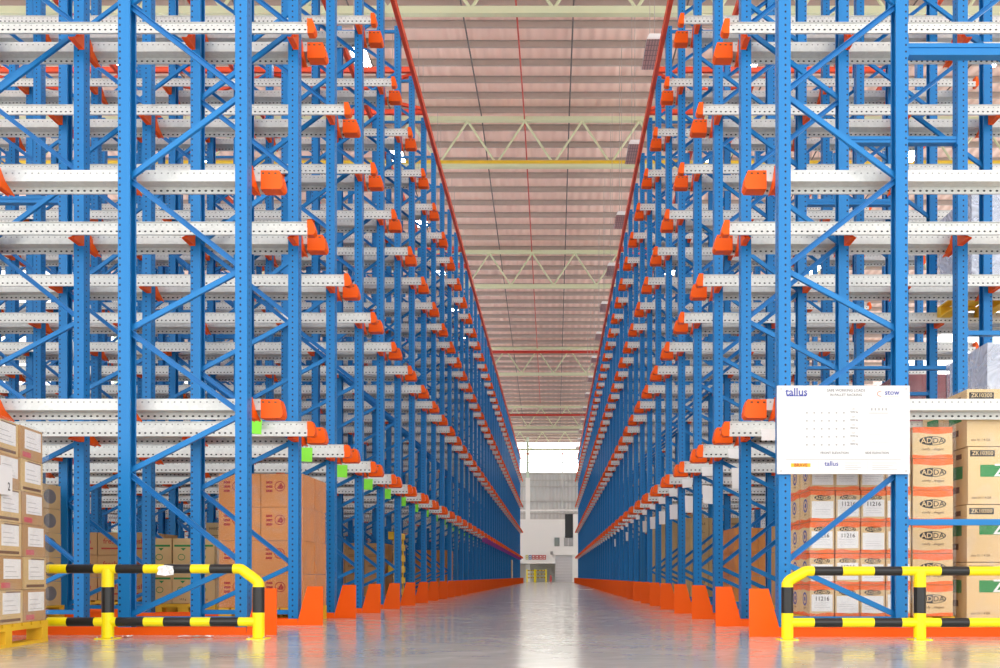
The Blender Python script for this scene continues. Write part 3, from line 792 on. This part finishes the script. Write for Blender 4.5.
# ------------------------------------------------------------------ pallets and cartons
def pallet_mesh(w, d, h=.14, m=None, side_open=True):
    """w along x, d along y, centred"""
    m = m or M['pallet_yellow']; P = {}
    b = MB(); n = 7
    for k in range(n):
        x = -w/2+k*(w-.1)/(n-1); b.box(x, x+.1, -d/2, d/2, h-.02, h, m)
    for yy in (-d/2, -.05, d/2-.1): b.box(-w/2, w/2, yy, yy+.1, h-.04, h-.02, m)
    P['deck'] = b.build('deck', mesh_only=True)
    b = MB()
    for xx in (-w/2, -.06, w/2-.12):
        b.box(xx, xx+.12, -d/2, d/2, 0, .018, m)
    P['bottom_boards'] = b.build('bottom_board', mesh_only=True)
    b = MB(); b.box(-.06, .06, -.05, .05, .018, h-.04, m); P['block'] = b.build('block', mesh_only=True)
    P['pos'] = [(xx, yy) for xx in (-w/2+.06, 0, w/2-.06) for yy in (-d/2+.05, 0, d/2-.05)]
    return P
def put_pallet(P, loc, rz, label, name='pallet', grp='yellow pallets'):
    t = thing(name, label, 'pallet', loc, rz, grp)
    link('deck', P['deck'], t); link('bottom_board', P['bottom_boards'], t)
    for x, y in P['pos']: link('block', P['block'], t, (x, y, 0))
    return t
PAL = pallet_mesh(1.16, .90, .12); PAL2 = pallet_mesh(1.16, .90, .094)
def wavy(b, x0, x1, z_flat, z_wave, y, m, face, amp=.006, ph=0):
    """printed band with a wavy edge"""
    n = 10; top = [(x0+(x1-x0)*k/n, z_wave+amp*math.sin(ph+k*2*math.pi/n)) for k in range(n+1)]
    for (xa, za), (xb, zb_) in zip(top, top[1:]):
        q = [(xa, z_flat), (xb, z_flat), (xb, zb_), (xa, za)]
        if face == 'front': vs = [(p[0], y-.0008, p[1]) for p in q]
        elif face == 'left': vs = [(y-.0008, p[0], p[1]) for p in q]
        else: vs = [(y+.0008, p[0], p[1]) for p in q]
        b.add(vs, [(0, 1, 2, 3)], m)
def ellipse(b, cx, cz, rx, rz, y, m, face, a0=0, a1=2*math.pi, off=.001, ring=None):
    n = 20; P = []
    for k in range(n+1):
        a = a0+(a1-a0)*k/n; P.append((cx+rx*math.cos(a), cz+rz*math.sin(a)))
    def T(p):
        return (p[0], y-off, p[1]) if face == 'front' else ((y-off, p[0], p[1]) if face == 'left' else (y+off, p[0], p[1]))
    if ring is None:
        b.add([T((cx, cz))]+[T(p) for p in P], [(0, k+1, k+2) for k in range(n)], m)
    else:
        I = [(cx+(p[0]-cx)*ring, cz+(p[1]-cz)*(ring-.04)) for p in P]
        b.add([T(p) for p in P]+[T(p) for p in I], [(k, k+1, n+2+k, n+1+k) for k in range(n)], m)
def carton_body(w, d, h, m):
    b = MB(); g = .004
    b.box(-w/2+g, w/2-g, g, d-g, .001, h-.002, m)
    # flap seams and tape on top
    b.box(-w/2+.01, w/2-.01, d/2-.025, d/2+.025, h-.002, h-.0008, M['kraft_light'])
    return b
def oval_logo(b, cx, cz, sc_, y, face):
    ellipse(b, cx, cz, .105*sc_, .036*sc_, y, M['print_black'], face, ring=.90)
    ellipse(b, cx, cz, .097*sc_, .031*sc_, y, M['print_black'], face, math.pi/2, 3*math.pi/2, off=.0012)
    text(b, 'AD', .060*sc_, cx-.047*sc_, cz-.001, y, M['kraft_light'], face, sx=1.05, off=.0022)
    text(b, 'DA', .060*sc_, cx+.046*sc_, cz-.001, y, M['print_black'], face, sx=1.05, off=.0022)
def shoe_carton(kind, var=0):
    if kind == 'wide':
        w, d, h = .322, .30, .248
        b = carton_body(w, d, h, M['kraft_light'])
        wavy(b, -w/2+.004, w/2-.004, h-.002, h-.052, .004, M['print_orange'], 'front', .006, 1.0)
        wavy(b, -w/2+.004, w/2-.004, .002, .026, .004, M['print_orange'], 'front', .005, 2.5)
        wavy(b, .004, d-.004, h-.002, h-.045, w/2-.004, M['print_orange'], 'right', .005, 1.0)
        oval_logo(b, .0, .138, 1.0, .004, 'front')
        text(b, 'comfy ...elegant', .028, .0, .072, .004, M['print_brown'], 'front')
        return b.build('carton', mesh_only=True), None
    w, d, h = .198, .31, .248
    b = carton_body(w, d, h, M['kraft_light'])
    for a, c, z0, z1 in ((0, 0, h-.002, h-.042), (0, 0, .002, .026)):
        wavy(b, -w/2+.004, w/2-.004, z0, z1, .004, M['print_orange'], 'front', .005, var)
        wavy(b, .004, d-.004, z0, z1, -w/2+.004, M['print_orange'], 'left', .006, var+1)
    oval_logo(b, .0, .188, .62, .004, 'front')
    ellipse(b, .15, .135, .062, .055, -w/2+.004, M['print_blue'], 'left', ring=.72); ellipse(b, .15, .135, .022, .02, -w/2+.004, M['print_blue'], 'left')
    text(b, 'shoes', .028, .15, .065, -w/2+.004, M['print_brown'], 'left')
    body = b.build('carton', mesh_only=True)
    lab = MB(); lw = .165+.004*(var % 3); dz = (.008, -.004, .0)[var % 3]; quad(lab, -lw/2, lw/2, .032+dz, .165+dz, .0025, M['paper'], off=.0015)
    if var % 3 != 1: text(lab, '11216', .046, .0, .130+dz, .0015, M['print_black'], off=.002)
    for k in range(3): quad(lab, -lw/2+.02, lw/2-.02-.02*(k % 2), .062+.018*k+dz, .0632+.018*k+dz, .001, M['print_grey'], off=.0012)
    return body, lab.build('paper_label', mesh_only=True)
YA = 5.25*PITCH
def ax(px, y=None): y = y or YA; return (px-553.5)*y/933
random.seed(11)
px0 = ax(809.5)
PALX = px0+.57
put_pallet(PAL, (PALX, YA+.46, 0), 0, 'yellow pallet under the orange-banded cartons behind the right barrier')
cs = [shoe_carton('narrow', v) for v in range(4)]; cw = shoe_carton('wide')
G = 'orange-banded cartons on the right pallet'
for L in range(6):
    z = .122+L*.249
    for c in range(4):
        jx, jy = random.uniform(-.004, .004), random.uniform(-.004, .006)
        v = random.randrange(4); bm_, lb = cs[v]
        o = link('carton', bm_, None, (px0+.100+c*.2010+jx, YA+jy, z)); tag(o, 'orange-banded carton with white label, front face, %s layer up, %s from left' % (nth(L+1), nth(c+1)), 'carton', G)
        link('paper_label', lb, o)
    o = link('carton', cw[0], None, (px0+.806+.163+random.uniform(-.006, .008), YA-.012+random.uniform(-.008, .006), z)); tag(o, 'wide orange-banded carton with oval logo at the stack right edge, %s layer up' % nth(L+1), 'carton', G)
    for k in (1, 2):
        o = link('carton', cs[(L+k) % 4][0], None, (px0+.100+random.uniform(-.003, .006), YA+k*.315, z)); tag(o, 'orange-banded carton on the stack left side, %s layer up, %s from front' % (nth(L+1), nth(k+1)), 'carton', G)
# upper boxes lying on the stack
o = link('carton', cw[0], None, (px0+.60, YA+.06, .122+6*.249)); tag(o, 'orange-banded carton lying alone on top of the right stack', 'carton', G)
def green_carton():
    w, d, h = .58, .44, .452
    b = carton_body(w, d, h, M['kraft_light'])
    b.box(-w/2+.10, -w/2+.5, .002, .004, .215, .310, M['print_green'])
    text(b, 'ZA', .14, -w/2+.30, .262, .004, M['paper'], 'front', off=.003)
    quad(b, -w/2+.02, -w/2+.215, .375, .425, .004, M['print_black']); text(b, 'ZK10300', .044, -w/2+.118, .40, .004, M['kraft_light'], 'front', off=.003)
    text(b, 'size 01 / 4 EA', .028, -w/2+.11, .05, .004, M['print_brown'], 'front')
    b.add([(-w/2+.003, p[0], p[1]) for p in ((.1, .21), (.34, .21), (.34, .32), (.1, .31))], [(0, 1, 2, 3)], M['print_green'])
    quad(b, .16, .30, .10, .15, -w/2+.004, M['print_brown'], 'left'); quad(b, .12, .22, .37, .41, -w/2+.004, M['print_brown'], 'left')
    return b.build('carton', mesh_only=True)
gc = green_carton(); gx = ax(967)
put_pallet(PAL2, (gx+.575, YA+.44, 0), 0, 'yellow pallet under the tall green-printed cartons behind the right barrier')
for L in range(4):
    z = .096+L*.4555
    for c in (0, 1):
        o = link('carton', gc, None, (gx+.29+c*.583+random.uniform(-.006, .006), YA+.0+random.uniform(-.006, .006), z)); tag(o, 'tall kraft carton with green print, front, %s layer up, %s from the orange-banded stack' % (nth(L+1), nth(c+1)), 'carton', 'green-printed cartons behind the right barrier')
    o = link('carton', gc, None, (gx+.29+random.uniform(-.003, .006), YA+.45, z)); tag(o, 'tall kraft carton with green print, second from front, %s layer up' % nth(L+1), 'carton', 'green-printed cartons behind the right barrier')

def film(x0, x1, y0, y1, z0, z1, m, label, rz=0, loc=(0, 0, 0), seed=1, name='stretch_film'):
    """thin wrinkled shell round a load, open at the bottom"""
    random.seed(seed); b = MB(); N = 8; Z = 7
    ring = []
    def per(k):
        t = k/(4*N)*4; i = int(t) % 4; f = t-int(t)
        c = [(x0, y0), (x1, y0), (x1, y1), (x0, y1)]; a, e = c[i], c[(i+1) % 4]
        return a[0]+(e[0]-a[0])*f, a[1]+(e[1]-a[1])*f
    vs = []
    cx, cy = (x0+x1)/2, (y0+y1)/2
    for j in range(Z+1):
        for k in range(4*N):
            x, y = per(k); q = 1+random.uniform(0, .005)
            vs.append((cx+(x-cx)*q, cy+(y-cy)*q, z0+(z1-z0)*j/Z))
    fs = [(j*4*N+k, j*4*N+(k+1) % (4*N), (j+1)*4*N+(k+1) % (4*N), (j+1)*4*N+k) for j in range(Z) for k in range(4*N)]
    fs.append(tuple(Z*4*N+k for k in range(4*N)))
    b.add(vs, fs, m); o = b.build(name, loc=loc); o.rotation_euler = (0, 0, rz); tag(o, label, 'stretch film'); return o
film(px0-.006, px0+1.14, YA-.025, YA+.93, .13, 1.64, M['wrap'], 'clear stretch film around the orange-banded cartons', seed=2)
film(gx-.01, gx+1.175, YA-.012, YA+.90, .11, 1.93, M['wrap'], 'clear stretch film around the tall green-printed cartons', seed=3)

# generic plain cartons
def plain(w, d, h, m, deco):
    b = carton_body(w, d, h, m)
    if deco == 'red':
        ellipse(b, -.02, h*.62, .05, .05, .004, M['print_red'], 'front', ring=.86)
        b.add([(-.05, .003, h*.62-.02), (-.01, .003, h*.62+.035), (.012, .003, h*.62), (.03, .003, h*.62+.02), (.0, .003, h*.62-.03)], [(0, 1, 2, 3, 4)], M['print_red'])
        for k in range(3): quad(b, -.15, -.09, h*.45+k*.04, h*.45+k*.04+.022, .004, M['print_red'])
    elif deco == 'green':
        quad(b, -w*.42, w*.42, h*.74, h*.80, .004, M['print_green']); b.add([(0, .003, h*.62), (.03, .003, h*.70), (-.03, .003, h*.70)], [(0, 1, 2)], M['print_green'])
        ellipse(b, -.02, h*.42, .04, .035, .004, M['print_green'], 'front', ring=.82); text(b, '10.5 g', .03, 0, h*.13, .004, M['print_brown'], 'front')
    elif deco == 'blot':
        ellipse(b, 0, h*.5, w*.25, h*.30, .004, M['print_grey'], 'front')
        ellipse(b, d/2, h*.5, d*.28, h*.30, w/2-.004, M['print_grey'], 'right')
    elif deco == 'text':
        text(b, 'HANDLE', .05, 0, h*.68, .004, M['print_brown'], 'front'); quad(b, -w*.3, w*.2, h*.3, h*.33, .004, M['print_brown']); quad(b, -w*.3, w*.3, h*.22, h*.24, .004, M['print_brown'])
    elif deco == 'redtext':
        text(b, 'fresh', .09, 0, h*.6, .004, M['print_red'], 'front'); quad(b, -w*.35, w*.35, h*.25, h*.32, .004, M['print_red'])
    return b.build('carton', mesh_only=True)
def load(desc, s, xin, width, drow, zbase, ncol, nlay, h, m, deco, depth2=1, grp=None, pal=True, dd=.42, wrap=None, dpos=None):
    """stack on a pallet; xin = inner |x| edge, drow = depth in pitches of its front"""
    Y = drow*PITCH; w = width/ncol; xc = s*(xin+width/2)
    if pal:
        P = pallet_mesh(width, .9); put_pallet(P, (xc, Y+.46, zbase), 0, 'pallet under the '+desc)
    mesh = plain(w, dd, h, m, deco); z0 = zbase+(.142 if pal else 0)
    for L in range(nlay):
        for k in range(depth2):
            for c in range(ncol):
                x = s*(xin+w*(c+.5))
                if k > 0 and not (c == 0 or L == nlay-1): continue
                o = link('carton', mesh, None, (x+random.uniform(-.004, .004), Y+k*(dd+.01)+random.uniform(-.005, .005), z0+L*(h+.001)))
                where = '%s layer, %s from aisle' % (nth(L+1), nth(c+1)) + (', rear' if k else '')
                tag(o, ('%s, ' % desc)+where, 'carton', desc+' on a pallet')
    if wrap: film(min(s*xin, s*(xin+width))-.004, max(s*xin, s*(xin+width))+.004, Y-.015, Y+.9, z0+.01, z0+nlay*(h+.001)+.004, M[wrap], 'stretch film around the '+desc, seed=int(xin*100))
random.seed(5)
load('orange-brown carton with red print', -1, 1570*U, .80, 6.27, 0, 2, 4, .315, M['kraft_orange'], 'red', 2, wrap='wrap', dd=.44)
load('green-printed kraft carton in the left rack', -1, 2456*U, .70, 7.25, 0, 3, 2, .355, M['kraft'], 'green', 2)
load('red-lettered brown carton deep left', -1, 3330*U, .98, 8.25, 0, 3, 3, .28, M['kraft_dark'], 'redtext', 2)
load('pale kraft carton deep in left rack', -1, 2650*U, .85, 9.25, 0, 3, 4, .26, M['kraft'], 'text', 2)
load('brown carton with grey blot far left', -1, 3400*U, .70, 6.3, 0, 3, 5, .245, M['kraft'], 'blot', 2)
load('kraft carton behind the far left stack', -1, 4700*U, .96, 8.3, 0, 3, 4, .26, M['kraft_dark'], 'text', 1)
load('kraft carton in the sixth left lane', -1, 1750*U, .9, 10.3, 0, 3, 3, .27, M['kraft_dark'], 'text', 2)
load('brown carton in the second right lane', 1, 1500*U, .96, 6.3, 0, 3, 3, .27, M['kraft_dark'], 'text', 2)
load('orange-brown carton in the fourth right lane', 1, 1500*U, .9, 8.3, 0, 3, 3, .3, M['kraft_orange'], 'none', 2)
load('kraft carton in the sixth right lane', 1, 1400*U, .9, 10.3, 0, 3, 4, .3, M['kraft'], 'text', 2)
load('kraft carton in the eighth right lane', 1, 1250*U, .9, 12.3, 0, 3, 4, .36, M['kraft'], 'none', 2)
load('brown carton in the fifth right lane', 1, 2350*U, .9, 9.3, 0, 3, 4, .3, M['kraft_dark'], 'text', 2)
load('orange-brown carton in the eleventh left lane', -1, 1600*U, .9, 15.3, 0, 3, 3, .3, M['kraft_orange'], 'none', 2)
load('pale carton near the far left rack end', -1, 1500*U, .9, 36.3, 0, 3, 4, .3, M['kraft_light'], 'none', 2)
load('dusky red pack on right lowest rails', 1, 2850*U, .9, 8.27, LEV[0], 3, 3, .36, M['redgoods'], 'none', 2, wrap='wrap')
load('pale blue pack on right lowest rails', 1, 2720*U, 1.15, 6.27, LEV[0], 3, 2, .38, M['palegoods'], 'none', 2, wrap='wrap_blue')
load('pale blue pack on right second-level rails', 1, 3040*U, 1.0, 7.27, LEV[1], 3, 3, .33, M['palegoods'], 'none', 2, wrap='wrap_blue')
o = PAL
t = put_pallet(PAL, (-1480*U, 10.5*PITCH, .6), 0, 'yellow pallet standing on edge in the left rack'); t.rotation_euler = (0, math.radians(90), 0); t.location = (-1700*U, 10.6*PITCH, .55)

# ------------------------------------------------------------------ loaded pallet at the front left
Pf = Vector((-3.412, 6.30, 0)); ang = math.atan2(.121, .9926)   # side face leans slightly
W, D = 1.0, 1.2
ctr = Pf + Vector((.121, -.9926, 0))*(D/2) + Vector((-.9926, -.121, 0))*(W/2)
def fl_pallet():
    m = M['pallet_yellow']; t = thing('pallet', 'yellow wooden pallet under the labelled cartons at the front left corner', 'pallet', (ctr.x, ctr.y, 0), ang, 'yellow pallets')
    b = MB()
    for k in range(9): b.box(-W/2, W/2, -D/2+k*(D-.11)/8, -D/2+k*(D-.11)/8+.11, .122, .144, m)
    for x in (-W/2, -.05, W/2-.1): b.box(x, x+.1, -D/2, D/2, .100, .122, m)
    b.build('deck', t)
    b = MB()
    for x in (-W/2, -.05, W/2-.1): b.box(x, x+.1, -D/2, D/2, 0, .02, m)
    b.build('bottom_board', t)
    for x in (-W/2+.05, 0, W/2-.05):
        for y in (-D/2+.06, .02, D/2-.05):
            b = MB(); b.box(x-.05, x+.05, y-.045, y+.045, .02, .100, m); b.build('block', t)
fl_pallet()
R = Matrix.Rotation(ang, 4, 'Z')
def mk_labelled(v):
    w, d, h = .485, .335, .208          # w across, d along the visible side
    b = MB(); b.box(-w/2+.003, w/2-.003, .003, d-.003, 0, h-.002, M['kraft'] if v % 2 else M['kraft_dark'])
    xs = w/2-.003
    if v == 2: quad(b, .04, .16, .012, .045, xs, M['print_pink'], 'right')
    elif v == 1: quad(b, .03, .30, .012, .03, xs, M['print_brown'], 'right'); quad(b, .1, .3, .190, .198, xs, M['print_brown'], 'right')
    else: quad(b, .06, .2, .012, .03, xs, M['print_green'], 'right')
    b.box(-w/2+.01, w/2-.01, d/2-.03, d/2+.03, h-.002, h-.001, M['kraft_dark'])
    lab = MB(); y0 = .05+.01*v; lab.box(xs, xs+.002, y0, y0+.235, .055+.006*v, .19, M['paper'])
    for k in range(3): lab.box(xs+.002, xs+.0025, y0+.02, y0+.2-.03*k, .08+.03*k, .083+.03*k, M['print_pale'])
    return b.build('carton', mesh_only=True), lab.build('paper_label', mesh_only=True)
lc = [mk_labelled(v) for v in range(3)]
for L in range(6):
    for k in range(3):
        for c in range(2):
            if c == 0 and 0 < k and L < 5: continue
            lx_ = (W/2+.004-.2425 if c else -W/2+.022+.2425) - L*.004
            ly_ = D/2-.02-(k+1)*.345 - L*.004
            p = ctr + (R @ Vector((lx_+random.uniform(-.006, .006), ly_+random.uniform(-.004, .004), 0)))
            v = 1 if k == 1 and L in (2, 5) else (2 if (k == 0 and L in (0, 3)) else (L+k) % 3)
            o = link('carton', lc[v][0], None, (p.x, p.y, .145+L*.2095)); o.rotation_euler = (0, 0, ang+random.uniform(-.01, .01))
            side = 'aisle side' if c else 'hidden side'
            tag(o, 'labelled carton on the front left pallet, %s, %s layer up, %s from the barrier' % (side, nth(L+1), nth(k+1)), 'carton', 'labelled cartons on the front left pallet')
            link('paper_label', lc[v][1], o)
b = MB(); b.box(0, .002, 0, .2, 0, .17, M['paper']); text(b, '2', .07, .15, .05, .003, M['print_black'], 'right', off=.001)
p = ctr + (R @ Vector((W/2+.010, -.19+.0, 0))); o = b.build('paper_note', loc=(p.x+.014, p.y, .93)); o.rotation_euler = (0, 0, ang); tag(o, 'white paper note with the number 2 on the front left cartons', 'note')
f = film(-W/2+.005, W/2+.010, -D/2+.01, D/2-.018, .15, 1.405, M['wrap'], 'clear stretch film around the front left cartons', rz=ang, loc=(ctr.x, ctr.y, 0), seed=9)

# ------------------------------------------------------------------ light, world, camera
w = bpy.data.worlds.new('World'); sc.world = w; w.use_nodes = True
bg = w.node_tree.nodes['Background']; bg.inputs[0].default_value = (1.0, 0.99, 0.97, 1); bg.inputs[1].default_value = 1.9
cam = bpy.data.cameras.new('Camera'); co = bpy.data.objects.new('Camera', cam); C.objects.link(co)
co.location = (0, 0, CAMH); co.rotation_euler = (math.pi/2, 0, 0)
cam.sensor_width = 36; cam.lens = 933*36/1000
cam.shift_x = -0.0535; cam.shift_y = 0.2425
cam.clip_end = 300; sc.camera = co
sc.view_settings.view_transform = 'Standard'; sc.view_settings.look = 'None'
sc.view_settings.exposure = 0.42; sc.view_settings.gamma = 1.0; sc.view_settings.use_curve_mapping = False
sc.cycles.use_denoising = True
sc.cycles.max_bounces = 8; sc.cycles.diffuse_bounces = 5; sc.cycles.glossy_bounces = 4; sc.cycles.transparent_max_bounces = 12
sc.cycles.sample_clamp_indirect = 6
